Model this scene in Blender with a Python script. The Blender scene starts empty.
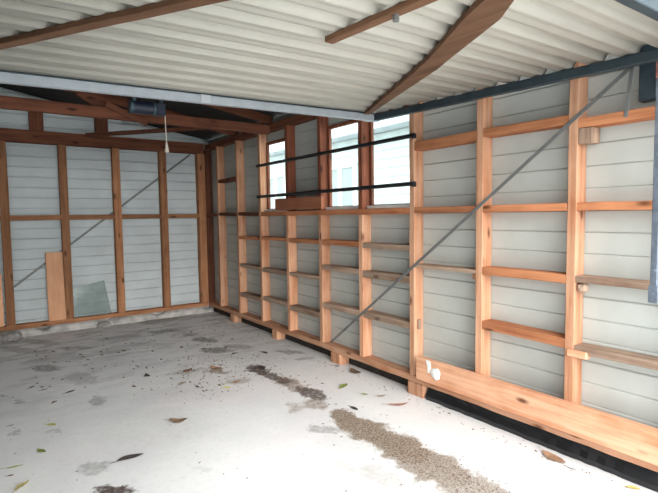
import bpy, bmesh, math, random
from mathutils import Vector, Matrix

scene = bpy.context.scene
COL = scene.collection
# ------------------------------------------------------------------ camera
cam_data = bpy.data.cameras.new('camera')
cam_data.sensor_width = 36.0
cam_data.lens = 483.36 / 658 * 36.0
cam_data.clip_start = 0.02
cam = bpy.data.objects.new('camera', cam_data)
COL.objects.link(cam)
_r = Vector((0.81053966, -0.58554021, -0.01296643))
_u = Vector((0.04812567, 0.04452168, 0.99784856))
_w = Vector((0.58370316, 0.80941984, -0.0642661))
cam.matrix_world = Matrix(((_r.x, _u.x, -_w.x, 0.0), (_r.y, _u.y, -_w.y, 0.0), (_r.z, _u.z, -_w.z, 1.3655), (0, 0, 0, 1)))
scene.camera = cam
# ------------------------------------------------------------------ daylight: a bright overcast sky
world = bpy.data.worlds.new('overcast_sky')
scene.world = world
world.use_nodes = True
bg = world.node_tree.nodes['Background']
bg.inputs['Color'].default_value = (0.90, 0.96, 1.0, 1)
bg.inputs['Strength'].default_value = 2.1
sun_data = bpy.data.lights.new('overcast_sun', 'SUN')
sun_data.energy = 2.4
sun_data.angle = math.radians(50)
sun_data.color = (1.0, 0.97, 0.92)
sun = bpy.data.objects.new('overcast_sun', sun_data)
COL.objects.link(sun)
sun.rotation_euler = Vector((-0.22, -1.0, 0.44)).to_track_quat('Z', 'Y').to_euler()   # high, from behind the camera
scene.view_settings.view_transform = 'Standard'
scene.view_settings.look = 'None'
scene.view_settings.gamma = 1
scene.view_settings.use_curve_mapping = False
scene.view_settings.exposure = 1.18
scene.cycles.max_bounces = 12
scene.cycles.diffuse_bounces = 8
scene.cycles.transparent_max_bounces = 12
rnd = random.Random(7)

# ------------------------------------------------------------------ materials
def new_mat(name):
    m = bpy.data.materials.new(name); m.use_nodes = True
    nt = m.node_tree; b = nt.nodes['Principled BSDF']
    return m, nt, b

def ramp(nt, fac, stops):
    n = nt.nodes.new('ShaderNodeValToRGB')
    el = n.color_ramp.elements
    while len(el) > 1: el.remove(el[-1])
    el[0].position = stops[0][0]; el[0].color = (*stops[0][1], 1)
    for p, c in stops[1:]:
        e = el.new(p); e.color = (*c, 1)
    nt.links.new(fac, n.inputs['Fac'])
    return n.outputs['Color']

def noise(nt, vec, scale, detail=4, rough=.55):
    n = nt.nodes.new('ShaderNodeTexNoise')
    n.inputs['Scale'].default_value = scale; n.inputs['Detail'].default_value = detail
    n.inputs['Roughness'].default_value = rough
    nt.links.new(vec, n.inputs['Vector'])
    return n.outputs['Fac']

def mixc(nt, fac, a, b, blend='MIX'):
    n = nt.nodes.new('ShaderNodeMix'); n.data_type = 'RGBA'; n.blend_type = blend
    for sock, v in ((n.inputs[0], fac), (n.inputs[6], a), (n.inputs[7], b)):
        if isinstance(v, (int, float)): sock.default_value = v
        elif isinstance(v, tuple): sock.default_value = (*v, 1)
        else: nt.links.new(v, sock)
    return n.outputs[2]

def math_n(nt, op, a, b=None, clamp=False):
    n = nt.nodes.new('ShaderNodeMath'); n.operation = op; n.use_clamp = clamp
    for i, v in enumerate((a, b)):
        if v is None: continue
        if isinstance(v, (int, float)): n.inputs[i].default_value = v
        else: nt.links.new(v, n.inputs[i])
    return n.outputs[0]

def bump(nt, b, h, strength=.3, dist=.004):
    n = nt.nodes.new('ShaderNodeBump'); n.inputs['Strength'].default_value = strength
    n.inputs['Distance'].default_value = dist
    nt.links.new(h, n.inputs['Height']); nt.links.new(n.outputs['Normal'], b.inputs['Normal'])

def wood(name, axis, light, dark, knots=True, rough=.8):
    """sawn timber; the grain runs along the given axis of the object"""
    m, nt, b = new_mat(name)
    tc = nt.nodes.new('ShaderNodeTexCoord'); oi = nt.nodes.new('ShaderNodeObjectInfo')
    add = nt.nodes.new('ShaderNodeVectorMath'); add.operation = 'ADD'
    nt.links.new(tc.outputs['Object'], add.inputs[0])
    sc0 = nt.nodes.new('ShaderNodeVectorMath'); sc0.operation = 'SCALE'; sc0.inputs['Scale'].default_value = 37.0
    cmb = nt.nodes.new('ShaderNodeCombineXYZ')
    for i in range(3): nt.links.new(oi.outputs['Random'], cmb.inputs[i])
    nt.links.new(cmb.outputs[0], sc0.inputs[0]); nt.links.new(sc0.outputs[0], add.inputs[1])
    mp = nt.nodes.new('ShaderNodeMapping')
    s = [28, 28, 28]; s[axis] = 1.6
    mp.inputs['Scale'].default_value = s
    nt.links.new(add.outputs[0], mp.inputs['Vector'])
    g = noise(nt, mp.outputs[0], 1.0, 5, .6)
    c = ramp(nt, g, [(.36, dark), (.50, tuple((x + y) / 2 for x, y in zip(light, dark))), (.62, light)])
    big = noise(nt, add.outputs[0], 5.0, 3)
    c = mixc(nt, ramp(nt, big, [(.35, (0, 0, 0)), (.7, (.5, .5, .5))]), c, tuple(x * 1.12 for x in light))
    rv = math_n(nt, 'MULTIPLY_ADD', oi.outputs['Random'], .42); nt.nodes[-1].inputs[2].default_value = .76
    val = nt.nodes.new('ShaderNodeHueSaturation'); nt.links.new(c, val.inputs['Color']); nt.links.new(rv, val.inputs['Value'])
    c = val.outputs['Color']
    if knots:
        mk = nt.nodes.new('ShaderNodeMapping'); sk = [9, 9, 9]; sk[axis] = 3.2
        mk.inputs['Scale'].default_value = sk
        nt.links.new(add.outputs[0], mk.inputs['Vector'])
        v = nt.nodes.new('ShaderNodeTexVoronoi'); v.inputs['Scale'].default_value = 1.0
        nt.links.new(mk.outputs[0], v.inputs['Vector'])
        k = ramp(nt, v.outputs['Distance'], [(.06, (1, 1, 1)), (.17, (0, 0, 0))])
        c = mixc(nt, k, c, tuple(x * .35 for x in dark))
    nt.links.new(c, b.inputs['Base Color'])
    b.inputs['Roughness'].default_value = rough
    b.inputs['Specular IOR Level'].default_value = .25
    bump(nt, b, g, .35, .003)
    return m

PINE = ((.64, .37, .235), (.44, .18, .085))
ORANGE = ((.56, .235, .11), (.32, .105, .045))
OLD = ((.40, .19, .095), (.22, .09, .04))
GREY = ((.42, .30, .22), (.21, .125, .085))
RED = ((.26, .085, .045), (.12, .04, .022))
ROOF = ((.165, .060, .032), (.075, .026, .014))  # darker copy of the stud wood, shade under the roof put into the colour
M = {}
for nm, cc in (('pine', PINE), ('orange', ORANGE), ('old', OLD), ('weathered', GREY), ('redwood', RED), ('rooftimber', ROOF)):
    for ax in range(3):
        M[nm + str(ax)] = wood(f'{nm}_{"xyz"[ax]}', ax, *cc)
M['door_timber0'] = wood('door_timber', 0, (.22, .115, .065), (.12, .058, .032))
M['door_timber1'] = wood('door_timber_y', 1, (.22, .115, .065), (.12, .058, .032))
M['ply'] = wood('peach_board', 2, (.84, .46, .27), (.76, .39, .22), knots=False)
M['hboard'] = wood('brown_board', 1, (.33, .13, .07), (.24, .085, .045), knots=False)

def plain(name, col, rough=.6, metal=0.0, var=.25, scale=14, bumpv=0.15):
    m, nt, b = new_mat(name)
    tc = nt.nodes.new('ShaderNodeTexCoord')
    n = noise(nt, tc.outputs['Object'], scale, 5)
    c = ramp(nt, n, [(.3, tuple(x * (1 - var) for x in col)), (.7, tuple(min(1, x * (1 + var * .4)) for x in col))])
    nt.links.new(c, b.inputs['Base Color'])
    b.inputs['Roughness'].default_value = rough; b.inputs['Metallic'].default_value = metal
    if bumpv: bump(nt, b, n, bumpv, .002)
    return m

M['siding'] = plain('painted_weatherboard', (.50, .515, .48), .75, var=.10, scale=3.5)
M['siding_back'] = plain('painted_weatherboard_cool', (.58, .635, .645), .75, var=.12, scale=3.0)
M['unseen_dark'] = plain('dark_brown_unseen_wall', (.10, .075, .06), .8, var=.2, scale=6)  # for unseen walls, kept dark to cut bounce onto the right wall
M['sheet'] = plain('cream_corrugated_steel', (.50, .48, .42), .5, var=.08, scale=4)
M['rail_light'] = plain('pale_grey_steel', (.44, .48, .52), .5, .1, .1)
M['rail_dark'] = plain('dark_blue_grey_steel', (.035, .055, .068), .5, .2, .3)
M['strap'] = plain('dull_steel_strap', (.20, .205, .20), .55, .3, .3)
M['galv'] = plain('galvanised_steel', (.22, .26, .32), .4, .6, .3, 30)
M['rust'] = plain('rusty_paint', (.33, .13, .11), .8, 0, .5, 40)
M['black'] = plain('black_plastic', (.012, .013, .015), .35, 0, .3)
M['blackbar'] = plain('black_painted_bar', (.008, .009, .012), .45, 0, .2)
M['dull_white'] = plain('dull_white_metal', (.55, .58, .60), .6, 0, .08)
M['white'] = plain('white_paint', (.82, .82, .80), .6, 0, .08)
M['cord'] = plain('off_white_cord', (.62, .55, .48), .8, 0, .1)
M['navy'] = plain('dark_blue_casing', (.012, .018, .04), .4, 0, .3)
M['tealgrey'] = plain('teal_grey_metal', (.06, .10, .12), .45, .5, .4)
M['roofing'] = plain('dark_roof_sheet', (.03, .027, .025), .9, 0, .3)
M['nib'] = plain('painted_concrete_nib', (.55, .53, .50), .85, 0, .55, 7, .5)
M['rubble'] = plain('grey_rubble', (.34, .32, .30), .95, 0, .5, 22, .6)
M['soil'] = plain('dark_soil', (.035, .03, .026), .95, 0, .5, 10)
M['drive'] = plain('concrete_drive', (.60, .60, .58), .85, 0, .1, 3)
M['neighbour'] = plain('neighbour_wall', (.60, .67, .65), .8, 0, .05, 2)
M['darkpane'] = plain('far_window_pane', (.34, .40, .40), .5, 0, .1, 2)

def glass_mat(name, tint, mixv, diffuse=None):
    m = bpy.data.materials.new(name); m.use_nodes = True
    nt = m.node_tree; nt.nodes.remove(nt.nodes['Principled BSDF'])
    out = nt.nodes['Material Output']
    t = nt.nodes.new('ShaderNodeBsdfTransparent'); t.inputs['Color'].default_value = (*tint, 1)
    g = nt.nodes.new('ShaderNodeBsdfGlossy'); g.inputs['Roughness'].default_value = .08
    g.inputs['Color'].default_value = (.9, .95, .95, 1)
    mx = nt.nodes.new('ShaderNodeMixShader'); mx.inputs[0].default_value = mixv
    nt.links.new(t.outputs[0], mx.inputs[1]); nt.links.new(g.outputs[0], mx.inputs[2])
    last = mx
    if diffuse:
        d = nt.nodes.new('ShaderNodeBsdfDiffuse'); d.inputs['Color'].default_value = (*diffuse[0], 1)
        tc = nt.nodes.new('ShaderNodeTexCoord')
        n = noise(nt, tc.outputs['Object'], 9, 4)
        f = math_n(nt, 'MULTIPLY', n, diffuse[1] * 2, True)
        m2 = nt.nodes.new('ShaderNodeMixShader')
        nt.links.new(f, m2.inputs[0]); nt.links.new(mx.outputs[0], m2.inputs[1]); nt.links.new(d.outputs[0], m2.inputs[2])
        last = m2
    nt.links.new(last.outputs[0], out.inputs['Surface'])
    return m
M['glass'] = glass_mat('dusty_window_glass', (.93, .97, .96), .06, ((.85, .9, .88), .10))
M['sheetglass'] = glass_mat('loose_glass_sheet', (.62, .68, .65), .03, ((.30, .35, .32), .30))

# ------------------------------------------------------------------ helpers
def link(name, bm, mat, parent=None, loc=(0, 0, 0), smooth=False):
    """finish a bmesh built in world coordinates as one mesh object whose origin is at loc"""
    me = bpy.data.meshes.new(name)
    bmesh.ops.recalc_face_normals(bm, faces=bm.faces)
    off = Vector(loc)
    for v in bm.verts: v.co -= off
    bm.to_mesh(me); bm.free()
    if smooth:
        for p in me.polygons: p.use_smooth = True
    mats = mat if isinstance(mat, (list, tuple)) else [mat]
    for k in mats: me.materials.append(k)
    o = bpy.data.objects.new(name, me); COL.objects.link(o)
    if parent is not None:
        o.parent = parent
        o.location = off - parent.location
    else: o.location = off
    return o

def tag(o, label, cat, group=None, kind=None):
    o['label'] = label; o['category'] = cat
    if group: o['group'] = group
    if kind: o['kind'] = kind
    return o

def thing(name, label, cat, loc, group=None):
    o = bpy.data.objects.new(name, None); COL.objects.link(o); o.location = loc; o.empty_display_size = .1
    return tag(o, label, cat, group)

def struct(o):
    o['kind'] = 'structure'; return o

def beam_bm(a, b, w, h, side=None, bev=.003, rough=.0012, seg=None, bm=None):
    """sawn board from a to b; w along `side`, h along the third direction"""
    a = Vector(a); b = Vector(b); d = (b - a); L = d.length; d.normalize()
    s = Vector(side if side else (0, 0, 1)); s = (s - d * s.dot(d)).normalized(); t = d.cross(s)
    bm = bm or bmesh.new()
    seg = seg or max(1, int(L / .12))
    ring = [(-w/2 + bev, -h/2), (w/2 - bev, -h/2), (w/2, -h/2 + bev), (w/2, h/2 - bev), (w/2 - bev, h/2), (-w/2 + bev, h/2), (-w/2, h/2 - bev), (-w/2, -h/2 + bev)]
    prev = None; rings = []
    for i in range(seg + 1):
        c = a + d * (L * i / seg)
        jx = rnd.uniform(-rough, rough); jy = rnd.uniform(-rough, rough)
        rings.append([bm.verts.new(c + s * (x + jx) + t * (y + jy)) for x, y in ring])
    for p, q in zip(rings, rings[1:]):
        for k in range(8): bm.faces.new((p[k], p[(k + 1) % 8], q[(k + 1) % 8], q[k]))
    bm.faces.new(rings[0][::-1]); bm.faces.new(rings[-1])
    return bm

def box_bm(x0, x1, y0, y1, z0, z1, bev=.002, bm=None):
    own = bmesh.new()
    bmesh.ops.create_cube(own, size=1)
    for v in own.verts:
        v.co = Vector(((x0 + x1) / 2 + v.co.x * (x1 - x0), (y0 + y1) / 2 + v.co.y * (y1 - y0), (z0 + z1) / 2 + v.co.z * (z1 - z0)))
    if bev: bmesh.ops.bevel(own, geom=own.edges[:], offset=bev, segments=1, affect='EDGES')
    if bm is None: return own
    tmp = bpy.data.meshes.new('tmp'); own.to_mesh(tmp); own.free(); bm.from_mesh(tmp); bpy.data.meshes.remove(tmp)
    return bm

def cyl_bm(a, b, r, n=12, bm=None, r2=None):
    a = Vector(a); b = Vector(b); d = (b - a).normalized()
    s = d.orthogonal().normalized(); t = d.cross(s)
    bm = bm or bmesh.new(); r2 = r if r2 is None else r2
    A = [bm.verts.new(a + (s * math.cos(2*math.pi*i/n) + t * math.sin(2*math.pi*i/n)) * r) for i in range(n)]
    B = [bm.verts.new(b + (s * math.cos(2*math.pi*i/n) + t * math.sin(2*math.pi*i/n)) * r2) for i in range(n)]
    for i in range(n): bm.faces.new((A[i], A[(i+1) % n], B[(i+1) % n], B[i]))
    bm.faces.new(A[::-1]); bm.faces.new(B)
    return bm

def board(name, a, b, w, h, mat, label=None, cat=None, group=None, side=None, parent=None, rough=.0012):
    mid = (Vector(a) + Vector(b)) / 2
    if abs(b[2] - a[2]) > abs(b[0] - a[0]) + abs(b[1] - a[1]): mid = Vector(a)
    o = link(name, beam_bm(a, b, w, h, side, rough=rough), mat, parent, mid)
    if label: tag(o, label, cat, group)
    return o
STAINS = [[0.647, 3.925, 16.099, -2.88, 0.304, -11.44, 0.55, 0], [0.649, 4.55, 7.598, -1.178, -5.277, -4.937, 0.4, 0], [0.438, 5.061, 8.354, -0.822, -6.057, -7.709, 0.8, 0], [0.663, 3.863, 29.178, -5.424, -0.827, -15.445, 0.6, 0], [0.297, 5.933, 3.757, -0.227, -9.263, -6.701, 0.5, 0], [0.482, 6.194, 4.731, -0.415, -9.653, -7.008, 0.5, 0], [0.755, 5.666, 5.866, -0.841, -5.132, -10.554, 0.6, 0], [0.578, 5.348, 3.847, -0.458, -2.175, -4.879, 0.3, 0], [1.75, 5.83, 5.227, -1.611, -1.11, -10.36, 0.85, 0], [1.892, 6.505, 3.45, -1.029, 0.037, -5.207, 0.6, 0], [1.919, 5.443, 10.53, -3.797, -8.896, -11.061, 0.7, 0], [1.97, 5.113, 6.64, -2.613, -8.118, -5.945, 0.9, 0], [1.907, 4.653, 5.421, -2.269, -6.014, -7.567, 0.9, 0], [1.236, 5.815, 3.725, -0.826, -2.148, -6.323, 0.35, 0], [1.035, 5.346, 5.175, -1.053, -2.105, -7.691, 0.3, 0], [1.337, 5.353, 3.217, -0.833, -4.544, -10.564, 0.3, 0], [2.152, 4.603, 6.252, -2.973, -11.203, -8.657, 0.6, 0], [1.947, 3.804, 8.386, -4.366, -11.823, -3.779, 1.0, 2], [1.974, 3.514, 5.016, -4.604, -16.526, -2.762, 0.9, 2], [1.986, 3.291, 4.818, -4.576, -11.105, -1.335, 0.85, 1], [2.01, 3.022, 4.409, -5.192, -13.989, -1.705, 0.9, 2], [1.911, 2.85, 8.765, -5.954, -6.924, -6.077, 0.8, 1], [1.763, 2.872, 13.271, -8.276, -6.826, -8.842, 0.6, 1], [1.731, 2.47, 7.953, -5.646, -14.242, -13.996, 0.6, 0], [1.641, 3.974, 9.738, -4.12, -12.95, -9.902, 0.8, 1], [1.693, 3.639, 7.881, -3.747, -6.968, -14.464, 0.6, 1], [1.454, 4.155, 6.108, -2.202, -1.99, -17.522, 0.5, 1], [0.462, 2.859, 12.13, 1.199, 0.8, -13.708, 0.5, 0], [0.472, 2.536, 11.296, -2.34, -8.611, -11.386, 1.0, 2], [0.848, 3.222, 2.592, -0.722, -1.979, -2.577, 0.08, 0], [1.716, 2.241, 4.39, -3.397, -8.126, -6.068, 0.1, 0], [1.644, 1.809, 5.777, -3.168, -13.42, -5.71, 0.34, 1], [1.559, 2.038, 9.027, -6.986, -11.997, -7.704, 0.2, 1], [2.01, 1.833, 8.656, -9.487, -32.03, -7.285, 0.3, 1], [1.935, 2.525, 6.736, -6.438, -8.086, -2.921, 1.0, 3], [1.934, 2.295, 2.156, -4.361, -7.101, -1.286, 1.0, 3], [1.943, 1.989, 1.212, -4.249, -6.666, -0.548, 1.0, 3], [1.925, 1.72, 0.522, -4.198, -6.793, -0.115, 0.9, 3], [1.91, 1.448, 0.023, -5.037, -6.405, -0.153, 0.8, 3], [0.169, 4.245, 31.652, -1.728, -15.737, -20.34, 0.5, 0], [2.467, 4.115, 5.332, -3.234, -12.66, -10.425, 0.7, 0], [2.474, 3.849, 7.276, -4.726, -7.821, -19.181, 0.6, 0], [0.126, 3.645, 36.923, -1.908, -21.134, -27.581, 0.5, 0], [0.346, 3.495, 35.272, -4.084, -2.688, -23.546, 0.4, 0], [0.083, 4.464, 31.045, -1.022, -14.736, -19.002, 0.6, 0], [0.924, 2.455, 14.796, -5.823, -19.598, -25.807, 0.2, 0], [1.188, 3.634, 2.143, -0.727, -2.615, -5.112, 0.1, 0]]
LEAVES = [[0.629, 2.829, 0.151, -0.01, "dark"], [1.009, 3.147, 0.13, -0.54, "brown"], [0.319, 3.618, 0.078, -0.85, "yellow"], [0.233, 3.24, 0.079, -1.13, "green"], [0.09, 3.128, 0.094, -0.18, "lime"], [0.111, 2.86, 0.1, 0.86, "olive"], [1.539, 3.552, 0.064, -0.66, "bright"], [2.374, 2.469, 0.208, -0.48, "rust"], [2.529, 1.391, 0.158, -1.8, "tan"], [2.494, 1.276, 0.056, -1.46, "twig"], [2.553, 1.0, 0.068, -1.05, "gold"], [2.294, 3.008, 0.126, 0.45, "green"], [2.315, 2.773, 0.071, -0.96, "palegreen"], [2.387, 2.665, 0.079, -0.4, "palebrown"], [2.581, 3.205, 0.189, -1.67, "brown"], [1.653, 3.61, 0.086, -0.08, "tan"], [0.279, 4.548, 0.07, 0.73, "dark"], [0.354, 4.417, 0.058, 0.21, "dark"], [0.515, 4.237, 0.092, 0.57, "dark"], [0.104, 3.774, 0.036, 0.35, "dark"], [0.069, 3.022, 0.033, -0.34, "brown"], [1.667, 4.06, 0.225, -1.19, "tan"], [1.995, 3.839, 0.137, -1.65, "dark"], [2.0, 4.397, 0.094, 0.16, "dark"], [2.244, 4.248, 0.117, -1.32, "dark"], [1.428, 4.142, 0.118, 0.52, "brown"], [2.078, 2.607, 0.089, -1.57, "dark"], [2.559, 3.449, 0.062, -1.15, "dark"], [1.121, 4.263, 0.104, -1.52, "dark"], [1.284, 3.868, 0.1, 0.56, "palebrown"], [0.389, 4.063, 0.058, 0.87, "brown"], [1.363, 3.718, 0.065, -1.43, "dark"]]

# ================================================================== THE SETTING
# floor with its stains (shapes of dirt and damp, fixed to the slab)
def floor_material():
    m, nt, b = new_mat('stained_concrete')
    tc = nt.nodes.new('ShaderNodeTexCoord'); P = tc.outputs['Object']
    warp = nt.nodes.new('ShaderNodeTexNoise'); warp.inputs['Scale'].default_value = 9; warp.inputs['Detail'].default_value = 5
    warp.inputs['Roughness'].default_value = .65
    nt.links.new(P, warp.inputs['Vector'])
    sub = nt.nodes.new('ShaderNodeVectorMath'); sub.operation = 'SUBTRACT'; sub.inputs[1].default_value = (.5, .5, .5)
    nt.links.new(warp.outputs['Color'], sub.inputs[0])
    sc = nt.nodes.new('ShaderNodeVectorMath'); sc.operation = 'SCALE'; sc.inputs['Scale'].default_value = .24
    nt.links.new(sub.outputs[0], sc.inputs[0])
    ad = nt.nodes.new('ShaderNodeVectorMath'); ad.operation = 'ADD'
    nt.links.new(P, ad.inputs[0]); nt.links.new(sc.outputs[0], ad.inputs[1])
    sep = nt.nodes.new('ShaderNodeSeparateXYZ'); nt.links.new(ad.outputs[0], sep.inputs[0])
    acc = {}
    for cx, cy, a0, a1, b0, b1, s, kind in STAINS:
        d1 = nt.nodes.new('ShaderNodeVectorMath'); d1.operation = 'SUBTRACT'; d1.inputs[1].default_value = (cx, cy, 0)
        nt.links.new(ad.outputs[0], d1.inputs[0])
        ua = nt.nodes.new('ShaderNodeVectorMath'); ua.operation = 'DOT_PRODUCT'; ua.inputs[1].default_value = (a0, a1, 0)
        ub = nt.nodes.new('ShaderNodeVectorMath'); ub.operation = 'DOT_PRODUCT'; ub.inputs[1].default_value = (b0, b1, 0)
        nt.links.new(d1.outputs[0], ua.inputs[0]); nt.links.new(d1.outputs[0], ub.inputs[0])
        q = math_n(nt, 'ADD', math_n(nt, 'POWER', math_n(nt, 'ABSOLUTE', ua.outputs['Value']), 2.0), math_n(nt, 'POWER', math_n(nt, 'ABSOLUTE', ub.outputs['Value']), 2.0))
        mr = nt.nodes.new('ShaderNodeMapRange'); mr.inputs['From Min'].default_value = 1.5 if kind < 2 else 1.45
        mr.inputs['From Max'].default_value = .35 if kind < 2 else .6
        mr.inputs['To Min'].default_value = 0; mr.inputs['To Max'].default_value = s; mr.interpolation_type = 'SMOOTHSTEP'
        nt.links.new(q, mr.inputs['Value'])
        acc[kind] = mr.outputs[0] if kind not in acc else math_n(nt, 'MAXIMUM', acc[kind], mr.outputs[0])
    n1 = noise(nt, P, 1.3, 6, .6); n2 = noise(nt, P, 28, 5, .7); n3 = noise(nt, P, 90, 3, .7)
    c = ramp(nt, n1, [(.30, (.70, .70, .71)), (.5, (.78, .78, .775)), (.7, (.84, .835, .83))])
    pinkish = noise(nt, P, .9, 2); nt.nodes[-1].inputs['Distortion'].default_value = 1.0
    c = mixc(nt, ramp(nt, pinkish, [(.5, (0, 0, 0)), (.72, (.45, .45, .45))]), c, (.84, .76, .77))
    c = mixc(nt, ramp(nt, n2, [(.52, (0, 0, 0)), (.78, (.30, .30, .30))]), c, (.42, .41, .40))
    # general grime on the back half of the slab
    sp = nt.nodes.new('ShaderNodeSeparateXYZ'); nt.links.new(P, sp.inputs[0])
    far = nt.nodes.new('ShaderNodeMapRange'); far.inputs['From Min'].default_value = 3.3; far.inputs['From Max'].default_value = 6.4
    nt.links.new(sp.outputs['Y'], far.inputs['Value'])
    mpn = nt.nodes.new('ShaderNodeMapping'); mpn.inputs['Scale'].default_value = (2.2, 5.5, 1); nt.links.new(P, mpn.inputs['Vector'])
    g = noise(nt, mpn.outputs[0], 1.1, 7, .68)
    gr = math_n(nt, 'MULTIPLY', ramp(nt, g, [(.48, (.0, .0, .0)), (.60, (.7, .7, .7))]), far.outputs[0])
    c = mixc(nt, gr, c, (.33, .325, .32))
    thr = lambda f, n, lo, hi: math_n(nt, 'MULTIPLY', f, ramp(nt, n, [(lo, (.45, .45, .45)), (hi, (1, 1, 1))]))
    c = mixc(nt, thr(acc[0], n2, .35, .55), c, (.20, .195, .185))
    c = mixc(nt, thr(acc[1], n2, .35, .6), c, (.24, .17, .115))
    c = mixc(nt, thr(acc[2], n2, .3, .5), c, (.095, .07, .06))
    lit = ramp(nt, n3, [(.38, (.04, .03, .025)), (.45, (.24, .19, .145)), (.58, (.36, .295, .235)), (.7, (.46, .39, .32))])
    c = mixc(nt, thr(acc[3], n2, .25, .42), c, lit)
    nt.links.new(c, b.inputs['Base Color']); b.inputs['Roughness'].default_value = .62
    b.inputs['Specular IOR Level'].default_value = .35
    h = math_n(nt, 'ADD', n2, math_n(nt, 'MULTIPLY', acc[3], n3))
    bump(nt, b, h, .25, .006)
    return m
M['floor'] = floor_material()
bm = bmesh.new()
bmesh.ops.create_grid(bm, x_segments=30, y_segments=60, size=.5)
for v in bm.verts: v.co = Vector((-3.2 + (v.co.x + .5) * 5.9, .3 + (v.co.y + .5) * 6.5, 0))
r_ = bmesh.ops.extrude_face_region(bm, geom=bm.faces[:])
for e in r_['geom']:
    if isinstance(e, bmesh.types.BMVert): e.co.z = -.12
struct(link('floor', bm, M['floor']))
struct(link('driveway_ground', box_bm(-14, 2.7, -14, .30, -.12, -.005, 0), M['drive']))
struct(link('yard_ground', box_bm(2.7, 16, -14, 20, -.14, -.03, 0), M['drive']))
struct(link('ground_behind', box_bm(-14, 2.7, 6.8, 20, -.14, -.03, 0), M['drive']))
struct(link('ground_beside', box_bm(-14, -3.2, .30, 6.8, -.14, -.03, 0), M['drive']))

# weatherboard walls: boards 0.12 high, each one's top edge standing proud of the board above
PITCH = .12; PH = 1.255
def siding(name, mat, regions, axis, plane, rec=.014, gap=.003):
    """regions: (u0, u1, z0, z1 or function of u); axis 'y' = right wall, 'x' = back wall"""
    bm = bmesh.new()
    def pt(u, d, z): return Vector((plane + d, u, z)) if axis == 'y' else Vector((u, plane + d, z))
    for u0, u1, z0, z1 in regions:
        f = z1 if callable(z1) else (lambda u, q=z1: q)
        k = math.floor((z0 - PH) / PITCH)
        while PH + k * PITCH < max(f(u0), f(u1)):
            a = max(z0, PH + k * PITCH); lo = PH + k * PITCH; k += 1
            hi = lo + PITCH
            if hi <= a + gap + .010: continue
            nseg = 1 if not callable(z1) else max(1, int((u1 - u0) / .3))
            for i in range(nseg):
                p = u0 + (u1 - u0) * i / nseg; q = u0 + (u1 - u0) * (i + 1) / nseg
                if min(f(p), f(q)) <= a + gap + .008: continue
                tp = min(hi, f(p)); tq = min(hi, f(q))
                # board face leans in to the room towards its top edge; a groove behind the edge
                vs = [pt(p, rec, a), pt(q, rec, a), pt(q, rec, a + gap), pt(p, rec, a + gap),
                      pt(q, .008, a + gap + .0001), pt(p, .008, a + gap + .0001), pt(q, 0, tq - .006), pt(p, 0, tp - .006), pt(q, .006, tq), pt(p, .006, tp), pt(q, rec + .004, tq), pt(p, rec + .004, tp)]
                V = [bm.verts.new(x) for x in vs]
                bm.faces.new((V[0], V[1], V[2], V[3])); bm.faces.new((V[3], V[2], V[4], V[5]))
                bm.faces.new((V[5], V[4], V[6], V[7])); bm.faces.new((V[7], V[6], V[8], V[9])); bm.faces.new((V[9], V[8], V[10], V[11]))
                W = [bm.verts.new(x) for x in (pt(p, rec + .012, a), pt(q, rec + .012, a), pt(q, rec + .005, tq), pt(p, rec + .005, tp))]
                bm.faces.new((W[0], W[3], W[2], W[1]))
                bm.faces.new((bm.verts.new(pt(p, rec, a)), bm.verts.new(pt(q, rec, a)), bm.verts.new(pt(q, rec + .012, a)), bm.verts.new(pt(p, rec + .012, a))))
    me = bpy.data.meshes.new(name); bm.to_mesh(me); bm.free(); me.materials.append(mat)
    o = bpy.data.objects.new(name, me); COL.objects.link(o); return struct(o)
SX = 2.711
WT = 2.462
siding('wall_right', M['siding'], [(.62, 2.56, .09, WT), (2.56, 3.77, .09, 1.40), (2.56, 3.77, 2.20, WT), (3.77, 4.38, .09, WT),
                                   (4.38, 4.965, .09, 1.40), (4.38, 4.965, 2.20, WT), (4.965, 6.74, .09, WT)], 'y', SX)
ROOFZ = lambda x: 2.40 + .165 * (2.70 - x) if x > -.3 else 2.40 + .165 * (2.70 + .6 + x)
struct(link('wall_right_light_block', box_bm(2.746, 2.750, .62, 2.55, .05, WT, 0), M['siding']))  # unseen backing added to stop light coming through the board gaps
siding('wall_back', M['siding_back'], [(-3.2, -.3, .09, lambda x: ROOFZ(x) + .05), (-.3, 2.76, .09, lambda x: ROOFZ(x) + .05)], 'x', 6.673, .030, .014)
bm = box_bm(-3.24, -3.2, .6, 6.7, 0, 2.42, 0); struct(link('wall_left', bm, M['unseen_dark']))  # unseen wall, darkened to cut bounce light
bm = bmesh.new()
prof = [(-3.2, .05), (2.74, .05), (2.74, ROOFZ(2.74) + .07), (-.3, ROOFZ(-.3) + .07), (-3.2, ROOFZ(-3.2) + .07)]
A = [bm.verts.new((x, 6.722, z)) for x, z in prof]; B = [bm.verts.new((x, 6.735, z)) for x, z in prof]
bm.faces.new(A); bm.faces.new(B[::-1])
for i in range(5): bm.faces.new((A[i], A[(i+1) % 5], B[(i+1) % 5], B[i]))
struct(link('wall_back_light_block', bm, M['siding_back']))  # unseen backing added to close light leaks in the gable boards
# unseen front wall, blocks light: jamb at the right, an assumed bay's closed front, and the boarding over the opening
bm = box_bm(2.62, 2.74, .52, .62, 0, 2.42, .003); box_bm(-3.2, -.25, .52, .60, 0, 2.42, .003, bm)
box_bm(-.25, 2.62, .52, .60, 2.18, 2.42, .003, bm)
struct(link('wall_front', bm, M['unseen_dark']))

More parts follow.
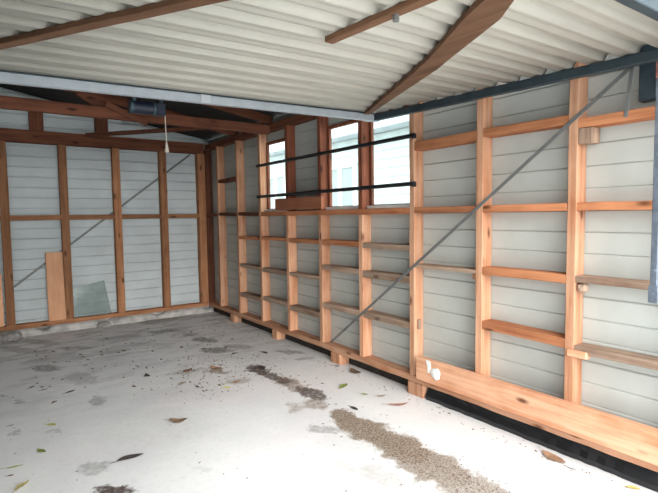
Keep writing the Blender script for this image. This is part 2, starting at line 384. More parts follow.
# roof: two shallow slopes of dark sheet on the timbers
def roof_slope(name, x0, x1):
    bm = bmesh.new(); n = 88; rows = []
    for i in range(n + 1):
        y = .35 + 6.6 * i / n; w = .012 * math.sin(y * 2 * math.pi / .15)
        rows.append([bm.verts.new((x, y, ROOFZ(x) + .075 + w)) for x in (x0, (x0 + x1) / 2, x1)])
    for p, q in zip(rows, rows[1:]):
        for k in (0, 1): bm.faces.new((p[k], p[k+1], q[k+1], q[k]))
    o = link(name, bm, M['roofing'], smooth=True)
    md = o.modifiers.new('thickness', 'SOLIDIFY'); md.thickness = .012; md.offset = 1
    return struct(o)
roof_slope('roof_right', -.3, 2.95); roof_slope('roof_left', -3.5, -.3)

# concrete nib and soil strip under the walls
bm = bmesh.new()
rows = []
for i in range(61):
    x = -1.0 + 3.68 * i / 60
    lump = .012 * math.sin(i * 1.7) + rnd.uniform(-.010, .010)
    front = 6.585 + rnd.uniform(-.012, .012) + (.02 if i % 9 < 2 else 0)
    top = .092 - (0.035 if i % 11 in (3, 4) else 0) - abs(lump) * .4
    rows.append([bm.verts.new(c) for c in ((x, front - .01, -.01), (x, front, top * .7), (x, front + .03, top), (x, 6.70, top), (x, 6.70, -.01))])
for p, q in zip(rows, rows[1:]):
    for k in range(4): bm.faces.new((p[k], p[k+1], q[k+1], q[k]))
bm.faces.new(rows[0]); bm.faces.new(rows[-1][::-1])
box_bm(-1.0, 2.715, 6.665, 6.71, -.02, .10, 0, bm)  # unseen backing added so no light leaks through the nib's dips
struct(link('trim_1', bm, M['nib']))
bm = box_bm(2.715, 2.80, .62, 6.75, -.05, .088, .004); struct(link('trim_2', bm, M['soil']))
bm = box_bm(-3.2, -1.0, 6.60, 6.70, -.01, .09, .004); struct(link('trim_3', bm, M['nib']))

# windows of the right wall: pane set in the bay, slim timber beads and a pale sill
def window(name, y0, y1, z0=1.43, z1=2.20):
    bm = bmesh.new()
    for a in ((y0, y0 + .028, z0, z1), (y1 - .028, y1, z0, z1), (y0 + .028, y1 - .028, z1 - .03, z1), (y0 + .028, y1 - .028, z0, z0 + .02)):
        box_bm(2.690, 2.722, *a, .003, bm)
    fr = struct(link(name, bm, M['redwood2'], loc=(2.70, (y0 + y1) / 2, z0)))
    link('pane', box_bm(2.702, 2.706, y0 + .026, y1 - .026, z0 + .018, z1 - .028, 0), M['glass'], fr, (2.704, (y0 + y1) / 2, z0))
    link('sill', box_bm(2.655, 2.689, y0 + .004, y1 - .004, z0 - .014, z0 + .012, .004), M['white'], fr, (2.67, (y0 + y1) / 2, z0))
    return fr
window('window_1', 4.389, 4.935); window('window_2', 3.189, 3.735); window('window_3', 2.589, 3.135)

# ================================================================== WALL FRAMING
FX = 2.61                       # face of the studs
Y = {n: 1.387 + .6 * (9 - n) for n in range(1, 11)}     # far edge of each stud
PZ = .150                       # top of the bottom plate
def stud(n, z0, z1, mat, label, group):
    c = (FX + .05, Y[n] - .025)
    return board('wall_stud', (c[0], c[1], z0), (c[0], c[1], z1), .10, .05, mat, label, 'stud', group, side=(1, 0, 0))
G = 'pine studs of the right wall'
stud(10, PZ, 2.30, M['pine2'], 'pine stud beside the steel side arm at the doorway', G)
stud(9, PZ, 2.30, M['pine2'], 'broad pine stud nearest the doorway with blocks nailed to its side', G)
stud(8, PZ, 2.30, M['pine2'], 'pine stud between the two wide blank bays, crossed by the brace at mid height', G)
stud(7, PZ, 2.30, M['pine2'], 'pine stud at the near edge of the windows with both black bars fixed to it', G)
stud(6, PZ, 1.368, M['pine2'], 'pine stud below the post between the two nearer windows', G)
stud(5, PZ, 1.368, M['pine2'], 'pine stud under the far edge of the middle window, brace foot at its base', G)
stud(4, PZ, 1.368, M['pine2'], 'pine stud under the near edge of the farthest window', G)
stud(3, PZ, 2.30, M['pine2'], 'full height pine stud at the far edge of the farthest window', G)
stud(2, PZ, 2.30, M['pine2'], 'pine stud halfway between farthest window and back corner', G)
stud(1, PZ, 2.30, M['pine2'], 'pine stud closest to the back corner on the right wall', G)
G = 'dark window posts of the right wall'
for n, lab in ((6, 'red-brown post between the middle and the nearest window'), (5, 'red-brown post at the far side of the middle window'),
               (4, 'red-brown post at the near side of the farthest window')):
    board('window_post', (FX + .05, Y[n] - .025, 1.415), (FX + .05, Y[n] - .025, 2.30), .10, .05, M['redwood2'], lab, 'post', G, side=(1, 0, 0))

board('window_rail', (FX + .05, Y[7] - 0.0, 1.392), (FX + .05, Y[3] - .05, 1.392), .10, .046, M['orange1'],
      'long orange-brown rail running under the row of windows', 'rail', side=(1, 0, 0))
# plates
board('bottom_plate', (FX + .048, .64, .125), (FX + .048, 6.57, .125), .104, .05, M['pine1'],
      'long dusty bottom plate the right wall studs stand on', 'wall plate', side=(1, 0, 0), rough=.002)
board('top_plate', (FX + .05, .64, 2.335), (FX + .05, 6.57, 2.335), .10, .07, M['rooftimber1'],
      'dark top plate along the head of the right wall', 'wall plate', side=(1, 0, 0))
board('bottom_plate', (-3.0, 6.62, .123), (2.60, 6.62, .123), .10, .05, M['old0'],
      'bottom plate along the back wall above the broken concrete edge', 'wall plate', side=(0, 1, 0), rough=.002)
board('top_plate', (-3.0, 6.618, 2.318), (2.60, 6.618, 2.318), .092, .145, M['rooftimber0'],
      'deep dark top plate across the back wall', 'wall plate', side=(0, 1, 0))

# noggings of the right wall: (bay = stud number on its near side, z0, z1, depth, material, label)
NOG = [
 (10, 1.812, 1.862, .10, 'pine', 'weathered top nogging by the steel arm, block under its inner end'),
 (10, 1.373, 1.417, .10, 'pine', 'split orange nogging at eye level beside the steel arm'),
 (10, .985, 1.020, .10, 'weathered', 'thin dark nogging at waist height beside the steel arm'),
 (10, .598, .640, .10, 'weathered', 'lowest dark nogging beside the steel arm with cleat at its end'),
 (9, 1.845, 1.896, .10, 'pine', 'top nogging of the second wide bay from the doorway'),
 (9, 1.373, 1.417, .10, 'pine', 'straight orange nogging at eye level in the second bay from the doorway'),
 (9, .972, 1.022, .10, 'pine', 'clean orange nogging at waist height in the second bay from the doorway'),
 (9, .613, .668, .10, 'pine', 'pale lowest nogging in the second bay from the doorway'),
 (8, 1.833, 1.895, .10, 'pine', 'top nogging of the bay just right of the nearest window'),
 (8, 1.373, 1.416, .10, 'pine', 'eye level nogging just right of the nearest window'),
 (8, .972, .996, .10, 'weathered', 'thin shelf-like nogging starting where the brace crosses the stud right of the windows'),
 (7, 1.090, 1.132, .10, 'weathered', 'upper grey-brown nogging below the nearest window, dark knot at its far end'),
 (7, .842, .898, .10, 'weathered', 'middle nogging below the nearest window crossed by the brace'),
 (7, .495, .547, .10, 'weathered', 'lowest dusty nogging below the nearest window'),
 (6, 1.093, 1.138, .10, 'pine', 'upper nogging below the middle window'),
 (6, .856, .902, .10, 'weathered', 'middle nogging below the middle window'),
 (6, .495, .543, .10, 'weathered', 'lowest dusty nogging below the middle window'),
 (5, 1.092, 1.134, .10, 'pine', 'upper nogging below the brown board'),
 (5, .745, .780, .10, 'weathered', 'middle nogging with a dark stain below the brown board'),
 (5, .377, .430, .10, 'weathered', 'lowest dusty nogging below the brown board'),
 (4, 1.100, 1.134, .10, 'pine', 'upper nogging below the farthest window'),
 (4, .732, .776, .10, 'weathered', 'middle dark nogging below the farthest window'),
 (4, .402, .445, .10, 'weathered', 'lowest grey nogging below the farthest window'),
 (3, 1.088, 1.127, .10, 'pine', 'upper nogging one bay beyond the farthest window'),
 (3, .741, .778, .10, 'weathered', 'middle nogging one bay beyond the farthest window'),
 (3, .370, .420, .10, 'weathered', 'lowest nogging one bay beyond the farthest window'),
 (3, 1.376, 1.415, .10, 'rooftimber', 'dark eye level nogging one bay beyond the farthest window'),
 (2, 1.378, 1.417, .10, 'rooftimber', 'dark eye level nogging two bays beyond the farthest window'),
 (2, 1.820, 1.861, .10, 'rooftimber', 'dark high nogging two bays beyond the farthest window'),
 (1, 1.372, 1.410, .10, 'rooftimber', 'dark short nogging tight in the back corner of the right wall'),
]
for n, z0, z1, dp, mt, lab in NOG:
    y0 = Y[n] + .001; y1 = (Y[n - 1] - .051) if n > 1 else 6.565
    t0 = rnd.uniform(-.004, .004)
    if mt == 'pine': mt = 'orange'
    board('nogging', (FX + dp / 2 + .001, y0, (z0 + z1) / 2 + t0), (FX + dp / 2 + .001, y1, (z0 + z1) / 2 - t0), dp, z1 - z0, M[mt + '1'], lab,
          'nogging', 'noggings of the right wall', side=(1, 0, 0))

# back wall studs, noggings
BX = [.197, .797, 1.396, 1.984]
G = 'pine studs of the back wall'
LB = ['leftmost pine stud on the back wall, by the edge of the photo', 'back wall stud standing between the peach board and the glass sheet',
      'back wall stud just right of the leaning glass sheet', 'back wall stud next to the corner post, a dark knot below mid height']
for i, x in enumerate(BX):
    wd = .085
    board('wall_stud', (x + wd / 2, 6.622, .149), (x + wd / 2, 6.622, 2.245), .10, wd, M['old2'], LB[i], 'stud', G, side=(0, 1, 0))
    nx = ([*BX, 2.501])[i + 1]
    board('nogging', (x + wd + .001, 6.616, 1.382), (nx - .001, 6.616, 1.382), .088, .058, M['old0'],
          ['back wall rail piece above the peach board', 'back wall rail piece above the glass sheet', 'back wall rail piece in the third bay, crossed below by no board', 'back wall rail piece ending at the corner post'][i]
          if i != 2 else 'back wall rail piece in the bay right of the glass sheet',
          'nogging', 'mid height rail pieces of the back wall', side=(0, 1, 0))
board('nogging', (-.40, 6.616, 1.382), (BX[0] - .001, 6.616, 1.382), .088, .058, M['old0'], 'back wall rail piece cut off by the left edge of the photo', 'nogging', 'mid height rail pieces of the back wall', side=(0, 1, 0))
board('corner_post', (2.555, 6.620, .149), (2.555, 6.620, 2.245), .10, .105, M['old2'], 'wide pine corner post where the two walls meet', 'post', side=(0, 1, 0))
board('wall_stud', (2.662, 6.60, .149), (2.662, 6.60, 2.30), .096, .05, M['rooftimber2'], 'dark narrow strip added for the shade right of the corner post', 'stud', side=(1, 0, 0))  # added dark strip, stands in for shaded siding in the corner
for x0, x1, lab in ((.52, .66, 'short dark gable post above the peach board'), (1.22, 1.36, 'short dark gable post above the stud right of the glass sheet')):
    board('gable_post', ((x0 + x1) / 2, 6.622, 2.392), ((x0 + x1) / 2, 6.622, ROOFZ(x1) - .01), .10, x1 - x0, M['rooftimber2'], lab, 'post', 'gable posts', side=(0, 1, 0))

# kicker plank with its patch of white paint, blocks and cleats
pk = thing('kicker_plank', 'wide orange plank low on the right wall running out of the doorway', 'plank', (2.59, 1.5, .155))
link('plank_board', beam_bm((2.585, .64, .236), (2.585, 2.47, .236), .165, .048, (0, 0, 1), rough=.001), M['pine1'], pk, (2.585, 1.5, .155))
bm = bmesh.new()
bmesh.ops.create_icosphere(bm, subdivisions=3, radius=1)
for v in bm.verts:
    p = v.co.copy(); a = math.atan2(p.z, p.y); k = 1 + .10 * math.sin(3 * a + 1) + .06 * math.sin(7 * a)
    v.co = Vector((2.560 + p.x * .010, 2.285 + p.y * .045 * k, .238 + p.z * .042 * k))
b2 = link('paint_blob', bm, M['white'], pk, (2.56, 2.285, .238), smooth=True); b2['label'] = 'round white paint blob'
bm = bmesh.new()
pts = [(2.375, .318), (2.335, .318), (2.325, .27), (2.335, .235), (2.355, .225), (2.36, .27)]
f0 = [bm.verts.new((2.5605, y, z)) for y, z in pts]; f1 = [bm.verts.new((2.5575, y, z)) for y, z in pts]
bm.faces.new(f0); bm.faces.new(f1[::-1])
for i in range(6): bm.faces.new((f0[i], f0[(i+1) % 6], f1[(i+1) % 6], f1[i]))
b3 = link('paint_run', bm, M['white'], pk, (2.56, 2.35, .27)); b3['label'] = 'white paint drip'
for (y0, y1, lab) in ((2.44, 2.60, 'wooden block under the far end of the wide plank'), (3.46, 3.60, 'wooden block at the foot of the brace'),
                      (4.61, 4.72, 'small block under the plate below the farthest window'), (5.72, 5.83, 'small block under the plate near the back corner')):
    link('support_block', box_bm(2.60, 2.71, y0, y1, .0, .099, .005), M['pine2'], loc=(2.65, (y0 + y1) / 2, 0))
    tag(bpy.context.scene.collection.objects[-1], lab, 'block', 'blocks under the right wall plate')
tag(link('nailed_block', box_bm(2.612, 2.70, 1.262, 1.336, 1.728, 1.811, .004), M['weathered2'], loc=(2.65, 1.30, 1.728)), 'grey-brown block nailed high on the stud nearest the doorway', 'block')
bm = bmesh.new(); bmesh.ops.create_icosphere(bm, subdivisions=2, radius=.03)
for v in bm.verts: v.co = Vector((2.64, 1.308, .957)) + v.co * rnd.uniform(.8, 1.15)
tag(link('knot_stub', bm, M['weathered2'], loc=(2.64, 1.308, .957)), 'knobbly grey stub on the stud nearest the doorway', 'stub')
tag(link('cleat', box_bm(2.598, 2.655, 1.262, 1.372, .572, .612, .006), M['pine1'], loc=(2.63, 1.32, .572)) , 'small splintered cleat low on the stud nearest the doorway', 'cleat')
tag(link('cleat', box_bm(2.635, 2.70, 1.989, 2.035, .93, .970, .004), M['pine2'], loc=(2.66, 2.01, .93)), 'small block under the thin shelf-like nogging right of the windows', 'cleat')
tag(link('nailed_block', box_bm(2.64, 2.668, 2.517, 2.536, .50, .575, .003), M['weathered2'], loc=(2.655, 2.526, .50)), 'thin brown offcut on the stud at the near edge of the windows', 'block')
tag(link('nailed_block', box_bm(2.622, 2.69, 2.538, 2.60, 2.02, 2.12, .003), M['redwood2'], loc=(2.65, 2.57, 2.02)), 'red-brown block at the top corner of the nearest window', 'block')

# black strip lying along the foot of the wall
bm = bmesh.new(); rows = []
for i in range(41):
    y = .62 + 1.80 * i / 40; k = rnd.uniform(-.004, .004)
    rows.append([bm.verts.new(c) for c in ((2.610 + k, y, .001), (2.606 + k, y, .030), (2.628 + k, y, .060), (2.640, y, .095), (2.70, y, .095), (2.70, y, .001))])
for p, q in zip(rows, rows[1:]):
    for k in range(6): bm.faces.new((p[k], p[(k+1) % 6], q[(k+1) % 6], q[k]))
bm.faces.new(rows[0]); bm.faces.new(rows[-1][::-1])
tag(link('rubber_strip', bm, M['black'], loc=(2.65, 1.5, 0)), 'long black strip on the floor under the wide plank', 'strip')

# braces of flat steel strap
def strap(name, a, b, w, nrm, label, mat='strap', t=.004):
    bm = beam_bm(a, b, t, w, nrm, bev=.0008, rough=0)
    o = link(name, bm, M[mat], loc=(Vector(a) + Vector(b)) / 2)
    return tag(o, label, 'brace')
strap('steel_brace', (2.604, 1.075, 2.072), (2.604, 3.607, .18), .021, (1, 0, 0), 'long dark steel strap crossing the right wall from door corner to floor')
strap('steel_brace', (2.604, 1.075, 2.072), (2.604, 1.100, 1.83), .018, (1, 0, 0), 'short steel strap hanging down beside the top of the long brace')
strap('steel_brace', (2.43, 6.668, 2.236), (.287, 6.669, .582), .026, (0, 1, 0), 'thin steel strap running diagonally behind the back wall studs')
# security bars
for z0, lab in ((1.935, 'upper black bar across the windows'), (1.586, 'lower black bar across the windows')):
    bm = cyl_bm((2.592, 4.975, z0), (2.592, 2.515, z0 + .004), .0165, 14)
    for y in (4.965, 2.525): box_bm(2.586, 2.609, y - .014, y + .014, z0 - .018, z0 + .018, .002, bm)
    tag(link('security_bar', bm, M['blackbar'], loc=(2.59, 3.7, z0)), lab, 'bar', 'black bars across the windows')
link('wall_board', beam_bm((2.593, 3.69, 1.487), (2.593, 4.555, 1.489), .120, .030, (0, 0, 1), rough=.0006), M['hboard'], loc=(2.593, 4.12, 1.43))
tag(COL.objects[-1], 'smooth brown board fixed across the blank bay between the windows', 'board')
tag(link('corner_dark_block', box_bm(2.640, 2.70, .80, 1.06, 1.90, 2.22, .004), M['rail_dark'], loc=(2.67, .93, 1.9)), 'dark teal block in the top corner above the steel arm', 'box')  # plain dark block filling the top corner

# ================================================================== ROOF TIMBERS
def rafter(y, lab):
    board('rafter', (2.68, y, ROOFZ(2.68) + .015), (-.30, y, ROOFZ(-.30) + .015), .045, .09, M['rooftimber0'], lab, 'rafter', 'rafters', side=(0, 1, 0))
rafter(3.85, 'rafter nearest the open door edge'); rafter(4.77, 'rafter above the ceiling tie'); rafter(5.7, 'rafter one bay in front of the back wall')
board('ceiling_tie', (2.60, 4.70, 2.300), (-3.1, 4.70, 2.300), .05, .098, M['rooftimber0'], 'dark reddish tie beam crossing the whole garage at wall head', 'beam', side=(0, 1, 0))
board('ceiling_brace', (1.10, 6.42, 2.36), (2.58, 4.80, 2.375), .09, .035, M['rooftimber0'], 'thin diagonal timber between tie beam and back wall', 'brace', side=(.7, .7, 0))
board('truss_web', (.40, 4.745, 2.70), (.98, 4.745, 2.34), .035, .09, M['rooftimber0'], 'slanting web timber above the tie beam at left', 'brace', side=(0, 1, 0))
board('truss_web', (.95, 4.655, 2.37), (1.30, 4.655, 2.235), .03, .05, M['rooftimber0'], 'small slanting timber below the blue motor', 'brace', side=(0, 1, 0))

# motor unit hung among the rafters
mt = thing('ceiling_motor', 'dark blue motor unit hung among the roof timbers with white pull cord', 'motor', (1.19, 4.25, 2.22))
link('motor_housing', cyl_bm((1.075, 4.25, 2.285), (1.235, 4.25, 2.287), .052, 20), M['navy'], mt, (1.15, 4.25, 2.285))
link('end_cap', cyl_bm((1.048, 4.25, 2.285), (1.074, 4.25, 2.285), .056, 20), M['tealgrey'], mt, (1.06, 4.25, 2.285))
link('end_cap', cyl_bm((1.236, 4.25, 2.287), (1.256, 4.25, 2.287), .056, 20), M['tealgrey'], mt, (1.15, 4.25, 2.285))
link('gear_box', box_bm(1.257, 1.335, 4.20, 4.30, 2.235, 2.335, .006), M['navy'], mt, (1.29, 4.25, 2.235))
for x in (1.09, 1.31):
    link('hanger', box_bm(x - .012, x + .012, 4.235, 4.265, 2.33, 2.63, .002), M['tealgrey'], mt, (x, 4.25, 2.33))
bm = cyl_bm((1.338, 4.25, 2.335), (1.345, 4.25, 2.02), .0045, 8); cyl_bm((1.345, 4.25, 2.02), (1.346, 4.25, 1.93), .006, 10, bm, .020)
link('pull_cord', bm, M['cord'], mt, (1.34, 4.25, 1.93), smooth=True)

# ================================================================== TILT-UP DOOR, LYING OPEN OVERHEAD
gd = thing('garage_door', 'open tilt-up door of cream corrugated steel lying flat overhead', 'garage door', (1.2, 1.8, 2.03)); gd['kind'] = 'thing'
def dz(x, y): return 2.035 + (y - .95) * .023 + (x - 2.5) * .024
def dp(x, y, z): return (x, y, dz(x, y) + z)
def dbeam(name, a, b, w, h, zc, mat, side):
    A = dp(a[0], a[1], zc); B = dp(b[0], b[1], zc)
    return link(name, beam_bm(A, B, w, h, side, rough=.001), mat, gd, (Vector(A) + Vector(B)) / 2)
bm = bmesh.new(); x0, x1 = -.14, 2.478; y0, y1 = .66, 2.86; CP = .1515
N = 14 * 16; rows = []
def cor(y):
    t = ((y - 1.414) / CP) % 1.0
    e = min(t, 1 - t)                       # distance from the middle of a rib, in pitches
    s = min(1, max(0, (.27 - e) / .13))
    return .052 + .028 * (s * s * (3 - 2 * s)) + .0022 * (1 - s) * math.cos(4 * math.pi * t)
for i in range(N + 1):
    y = y0 + (y1 - y0) * i / N
    rows.append([bm.verts.new(dp(x, y, cor(y))) for x in (x0, (x0 + x1) / 2, x1)])
for p, q in zip(rows, rows[1:]):
    for k in (0, 1): bm.faces.new((p[k], p[k+1], q[k+1], q[k]))
sh = link('corrugated_sheet', bm, M['sheet'], gd, (1.2, 1.8, 2.08), smooth=True)
md = sh.modifiers.new('thickness', 'SOLIDIFY'); md.thickness = .002; md.offset = 0
dbeam('inner_rail', (-.14, 2.83), (2.52, 2.83), .040, .048, .024, M['rail_light'], (0, 1, 0))
link('rail_gap_shade', beam_bm(dp(-.14, 2.806, .051), dp(2.46, 2.806, .051), .012, .006, (0, 1, 0), bev=.001, rough=0), M['rail_dark'], gd, dp(1.2, 2.806, .05))  # dark strip painted in for the shade of the gap above the rail
dbeam('outer_rail', (-.14, .70), (2.52, .70), .040, .048, .024, M['rail_dark'], (0, 1, 0))
dbeam('side_rail', (2.48, .725), (2.48, 2.805), .040, .048, .024, M['rail_dark'], (1, 0, 0))
dbeam('side_rail', (-.12, .725), (-.12, 2.805), .040, .048, .024, M['rail_dark'], (1, 0, 0))
wm = M['door_timber0']
def dtimber(name, a, b, w):
    A = Vector(dp(a[0], a[1], .0385)); B = Vector(dp(b[0], b[1], .0385)); d = B - A
    e = bpy.data.objects.new(name, None)
    bm = beam_bm((0, 0, 0), (d.length, 0, 0), w, .023, (0, 1, 0), rough=.001)
    me = bpy.data.meshes.new(name); bmesh.ops.recalc_face_normals(bm, faces=bm.faces); bm.to_mesh(me); bm.free(); me.materials.append(wm)
    o = bpy.data.objects.new(name, me); COL.objects.link(o); o.parent = gd; o.location = A - gd.location
    o.rotation_euler = d.to_track_quat('X', 'Z').to_euler()
    return o
dtimber('diagonal_brace', (-.10, 2.637), (1.044, .73), .045)
dtimber('centre_stile', (1.152, 1.58), (1.195, .73), .042)
low = [(2.36, 2.745), (1.826, 1.621), (1.742, 1.477), (1.507, 1.051), (1.396, .921), (1.28, .73)]
upp = [(2.325, 2.755), (1.765, 1.71), (1.645, 1.50), (1.385, 1.10), (1.295, .93), (1.19, .73)]
bm = bmesh.new(); rows = []
for (ax, ay), (bx, by) in zip(low, upp):
    rows.append([bm.verts.new(dp(ax, ay, .027)), bm.verts.new(dp(bx, by, .027)), bm.verts.new(dp(bx, by, .050)), bm.verts.new(dp(ax, ay, .050))])
for p, q in zip(rows, rows[1:]):
    for k in range(4): bm.faces.new((p[k], p[(k+1) % 4], q[(k+1) % 4], q[k]))
bm.faces.new(rows[0]); bm.faces.new(rows[-1][::-1])
link('diagonal_brace', bm, M['door_timber1'], gd, dp(1.8, 1.7, .03))
link('brace_bolt', cyl_bm(dp(1.17, 1.22, .006), dp(1.17, 1.22, .027), .012, 10), M['strap'], gd, dp(1.17, 1.22, .01))
link('corner_bracket', box_bm(2.38, 2.455, 2.815, 2.853, dz(2.4, 2.83) - .004, dz(2.4, 2.83) + .055, .003), M['rail_light'], gd, (2.42, 2.83, 2.08))
link('rail_joint', box_bm(1.10, 1.16, 2.803, 2.8095, dz(1.13, 2.83) - .001, dz(1.13, 2.83) + .050, .001), M['dull_white'], gd, (1.13, 2.806, 2.04))

# steel side arm at the jamb
arm = thing('door_arm', 'upright galvanised steel arm of the tilt-up door at the doorway', 'door arm', (2.53, .93, .93))
bm = beam_bm((2.520, .925, .945), (2.520, .925, 1.965), .006, .026, (1, 0, 0), bev=.001, rough=0)
beam_bm((2.535, .912, .945), (2.535, .912, 1.965), .030, .005, (1, 0, 0), bev=.001, rough=0, bm=bm)
beam_bm((2.535, .938, .945), (2.535, .938, 1.965), .030, .005, (1, 0, 0), bev=.001, rough=0, bm=bm)
link('channel', bm, M['galv'], arm, (2.505, .945, .93))
link('top_plate_bracket', box_bm(2.516, 2.55, .905, .942, 1.967, 2.045, .003), M['rust'], arm, (2.51, .945, 1.967))
link('lower_plate', box_bm(2.5125, 2.5165, .905, .945, .94, 1.02, .001), M['galv'], arm, (2.50, .945, .90))
for z in (.98, 1.09, 1.62):
    link('bolt', cyl_bm((2.507, .925, z), (2.518, .925, z), .007, 8), M['galv'], arm, (2.495, .943, z))

# ================================================================== LOOSE BOARDS AND GLASS AT THE BACK
bm = beam_bm((.716, 6.585, .150), (.716, 6.640, .967), .022, .200, (0, 1, 0), rough=.0003)
tag(link('leaning_board', bm, M['ply'], loc=(.716, 6.60, .15)), 'smooth peach-coloured board leaning against the back wall', 'board')
bm = beam_bm((.075, 6.600, .150), (.075, 6.645, .745), .020, .20, (0, 1, 0), rough=.0003)
tag(link('leaning_board', bm, M['ply'], loc=(.03, 6.60, .15)), 'pale peach board at the far left edge of the back wall', 'board')
bm = bmesh.new()
q = [(.893, 6.606, .152), (1.318, 6.606, .152), (1.255, 6.655, .575), (.893, 6.650, .500)]
A = [bm.verts.new(p) for p in q]; B = [bm.verts.new((p[0], p[1] + .005, p[2])) for p in q]
bm.faces.new(A); bm.faces.new(B[::-1])
for i in range(4): bm.faces.new((A[i], A[(i+1) % 4], B[(i+1) % 4], B[i]))
tag(link('glass_sheet', bm, M['sheetglass'], loc=(1.1, 6.62, .152)), 'cut sheet of grey-green glass leaning on the back wall', 'glass sheet')

def rubble(name, c, s, label, seed):
    rr = random.Random(seed); bm = bmesh.new()
    for k in range(9):
        b = bmesh.new(); bmesh.ops.create_icosphere(b, subdivisions=2, radius=1)
        o = Vector((c[0] + rr.uniform(-1, 1) * s[0] * .6, c[1] + rr.uniform(-1, 1) * s[1] * .5, c[2] + rr.uniform(0, .5) * s[2]))
        k_ = rr.uniform(.35, .6)
        for v in b.verts:
            j = rr.uniform(.82, 1.15)
            v.co = o + Vector((v.co.x * s[0] * k_ * j, v.co.y * s[1] * k_ * j, v.co.z * s[2] * k_ * j))
            v.co.z = max(v.co.z, .001)
        t = bpy.data.meshes.new('t'); b.to_mesh(t); b.free(); bm.from_mesh(t); bpy.data.meshes.remove(t)
    return tag(link(name, bm, M['rubble'], loc=c), label, 'rubble')
rubble('rubble_heap', (.20, 6.42, .02), (.16, .09, .10), 'grey lump of rubble at the foot of the leftmost back wall stud', 3)
rubble('rubble_heap', (1.22, 6.53, .01), (.08, .04, .07), 'small lump of broken concrete below the glass sheet', 5)

# ================================================================== LEAVES AND LITTER
LC = {'dark': (.055, .042, .038), 'brown': (.17, .10, .06), 'yellow': (.50, .46, .10), 'green': (.22, .28, .06), 'lime': (.42, .46, .18), 'olive': (.38, .32, .12),
      'bright': (.80, .76, .10), 'rust': (.36, .17, .12), 'tan': (.38, .22, .13), 'twig': (.08, .05, .045), 'gold': (.62, .50, .16), 'palegreen': (.36, .40, .20), 'palebrown': (.36, .30, .22)}
for k, v in LC.items(): M['leaf_' + k] = plain('leaf_' + k, v, .8, 0, .4, 60, .2)
def leaf_bm(L, wr, curl, seed):
    rr = random.Random(seed); bm = bmesh.new(); n = 10; rows = []
    bend = rr.uniform(-.5, .5)
    for i in range(n + 1):
        t = i / n; w = wr * L * math.sin(math.pi * min(1, t * 1.02)) ** .8 * .5 + .0006
        x = (t - .5) * L; yb = bend * L * .25 * math.sin(math.pi * t)
        z = curl * L * (.10 * (2 * t - 1) ** 2 + .03 * math.sin(7 * t + seed)) + .004
        rows.append([bm.verts.new((x, yb + s * w, z + curl * abs(s) * w * .55)) for s in (-1, -.5, 0, .5, 1)])
    for p, q in zip(rows, rows[1:]):
        for k in range(4): bm.faces.new((p[k], p[k+1], q[k+1], q[k]))
    st = rows[0][2].co
    cyl_bm(st, st + Vector((-L * .22, -bend * L * .08, .001)), .0012, 5, bm)
    zmin = min(v.co.z for v in bm.verts)
    for v in bm.verts: v.co.z += .001 - zmin
    return bm
LLAB = ['long dark brown leaf lying nearest the bottom left of the floor', 'curled brown leaf alone in the middle of the floor', 'yellow-green leaf on the pale floor at left', 'small bright green leaf at lower left',
 'slender lime leaf by the left edge of the photo', 'curled olive-yellow leaf at the bottom left corner', 'bright yellow leaf in the middle of the floor', 'long rust-coloured leaf near the block under the plank',
 'broad tan leaf close to the black strip', 'dark twig beside the broad tan leaf', 'yellow leaf at the bottom right corner by the black strip', 'small green leaf in front of the brace foot',
 'pale green leaf between the brace foot and the rust-coloured leaf', 'pale brown leaf just behind the rust-coloured leaf', 'dark brown leaf right by the block at the brace foot', 'tan leaf next to the bright yellow leaf',
 'small dark leaf, farthest left of the dark pair on the left floor', 'small dark leaf just right of another on the left floor', 'longer dark leaf on the left floor, right of the dark pair', 'tiny dark leaf by the left edge, farther than the lime leaf',
 'tiny brown leaf in front of the lime leaf', 'large tan leaf in the litter patch left of the dark stain', 'dark leaf on the dark stain in mid floor', 'dark leaf behind the stain, left of its neighbour', 'dark leaf behind the stain, right of its neighbour',
 'brown leaf at the left end of the litter patch', 'dark leaf beside the gritty strip of dirt', 'dark leaf close under the plate left of the brace foot', 'dark leaf in the empty middle left of the floor', 'pale brown leaf left of the bright yellow one',
 'small brown leaf in front of the dark pair at left', 'tiny dark leaf at left of the pale brown and yellow leaves']
CURVY = {'brown': 1.2, 'olive': 1.4, 'rust': .5}
for i, (x, y, L, a, c) in enumerate(LEAVES):
    wr = {'twig': .12, 'lime': .22, 'olive': .3, 'rust': .22, 'dark': .34}.get(c, .42)
    L = min(L, .16)
    o = link('fallen_twig' if c == 'twig' else 'fallen_leaf', leaf_bm(L, wr, CURVY.get(c, .6) * (1 if i % 2 else .7), i), M['leaf_' + c])
    o.location = (x, y, .0005); o.rotation_euler = (0, 0, a)
    tag(o, LLAB[i], 'leaf' if c != 'twig' else 'twig', None if c == 'twig' else 'leaves on the floor')

# uncountable crumbs of leaf and grit: one object
bm = bmesh.new(); rr = random.Random(11)
def crumb(x, y, s):
    a = rr.uniform(0, 6.28); L = s * rr.uniform(.6, 1.6); w = s * rr.uniform(.25, .6); h = s * rr.uniform(.15, .4)
    ca, sa = math.cos(a), math.sin(a)
    v = [bm.verts.new((x + ca * p - sa * q, y + sa * p + ca * q, z)) for p, q, z in ((-L/2, 0, .0012), (0, -w/2, .001), (L/2, 0, .002), (0, w/2, .0012), (0, 0, h + .0015))]
    for k in range(4): bm.faces.new((v[k], v[(k+1) % 4], v[4]))
    bm.faces.new((v[3], v[2], v[1], v[0]))
for i in range(900):          # gritty strip
    t = rr.random(); x = 1.93 + rr.gauss(0, .075); y = 1.15 + t * 1.40
    x += .03 * math.sin(t * 5)
    crumb(x, y, rr.uniform(.004, .013))
for i in range(240):          # litter patch in the middle
    crumb(1.62 + rr.gauss(0, .26), 3.95 + rr.gauss(0, .30), rr.uniform(.008, .024))
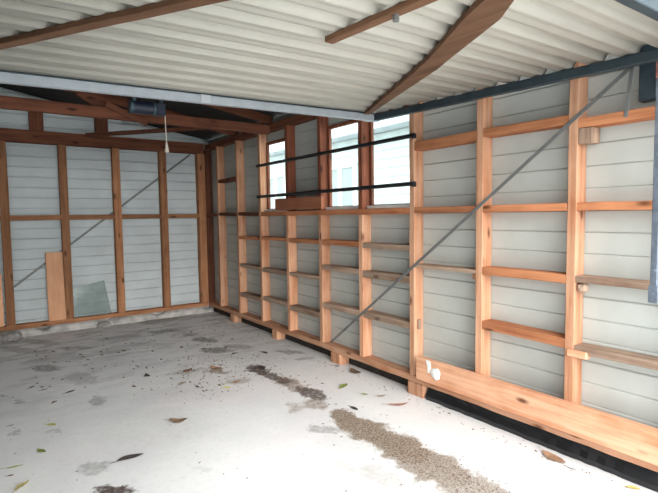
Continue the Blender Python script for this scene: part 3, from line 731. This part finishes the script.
for i in range(140):
    crumb(rr.uniform(.3, 2.3), 5.0 + rr.gauss(0, .6), rr.uniform(.015, .04))
for i in range(110):
    crumb(2.0 + rr.gauss(0, .08), 3.4 + rr.gauss(0, .35), rr.uniform(.008, .024))
for i in range(150):
    crumb(rr.uniform(0, 2.5), rr.uniform(1.6, 6.3), rr.uniform(.006, .016))
for i in range(160):
    crumb(min(2.59, 2.52 + rr.gauss(0, .03)), rr.uniform(1.0, 6.3), rr.uniform(.008, .02))
tag(link('leaf_litter', bm, M['leaf_brown']), 'scattered crumbs of leaf and grit on the concrete', 'litter', kind='stuff')

# ================================================================== NEIGHBOUR'S HOUSE SEEN THROUGH THE WINDOWS
nb = thing('neighbour_house', 'pale neighbouring house just visible through the windows', 'house', (6.2, 7.0, -.03))
bm = bmesh.new(); rows = []
for i in range(18):
    z = -.03 + i * .16
    for p in ((6.0, z), (5.975, z + .01)): pass
    f = [bm.verts.new(c) for c in ((5.97, 2.0, z), (5.97, 13, z), (6.0, 13, z + .16), (6.0, 2.0, z + .16))]; bm.faces.new(f)
    g = [bm.verts.new(c) for c in ((6.0, 2.0, z + .16), (6.0, 13, z + .16), (5.97, 13, z + .16), (5.97, 2.0, z + .16))]; bm.faces.new(g)
box_bm(6.01, 9, 2.0, 13, -.03, 2.85, 0, bm)
link('house_wall', bm, M['neighbour'], nb, (6.2, 7, -.03))
for y in (7.3, 9.9):
    bm = bmesh.new()
    for a in ((y, y + .08, 1.2, 2.3), (y + .95, y + 1.03, 1.2, 2.3), (y + .47, y + .55, 1.2, 2.3), (y, y + 1.03, 2.3, 2.38), (y, y + 1.03, 1.12, 1.2)): box_bm(5.90, 5.965, *a, .004, bm)
    fr = link('window_frame', bm, M['white'], nb, (5.93, y + .5, 1.12))
    link('pane', box_bm(5.945, 5.96, y + .05, y + .98, 1.18, 2.32, 0), M['darkpane'], fr, (5.95, y + .5, 1.2))
    COL.objects[-1].location = Vector((5.95, y + .5, 1.2)) - Vector((5.93, y + .5, 1.12))
bm = bmesh.new()
P = [(5.6, 1.7, 2.85), (5.6, 13.3, 2.85), (7.6, 13.3, 3.9), (7.6, 1.7, 3.9), (9.6, 13.3, 2.85), (9.6, 1.7, 2.85)]
V = [bm.verts.new(p) for p in P]
bm.faces.new((V[0], V[1], V[2], V[3])); bm.faces.new((V[3], V[2], V[4], V[5])); bm.faces.new((V[0], V[3], V[5])); bm.faces.new((V[1], V[4], V[2])); bm.faces.new((V[0], V[5], V[4], V[1]))
link('house_roof', bm, M['rail_light'], nb, (7.6, 7, 2.85))
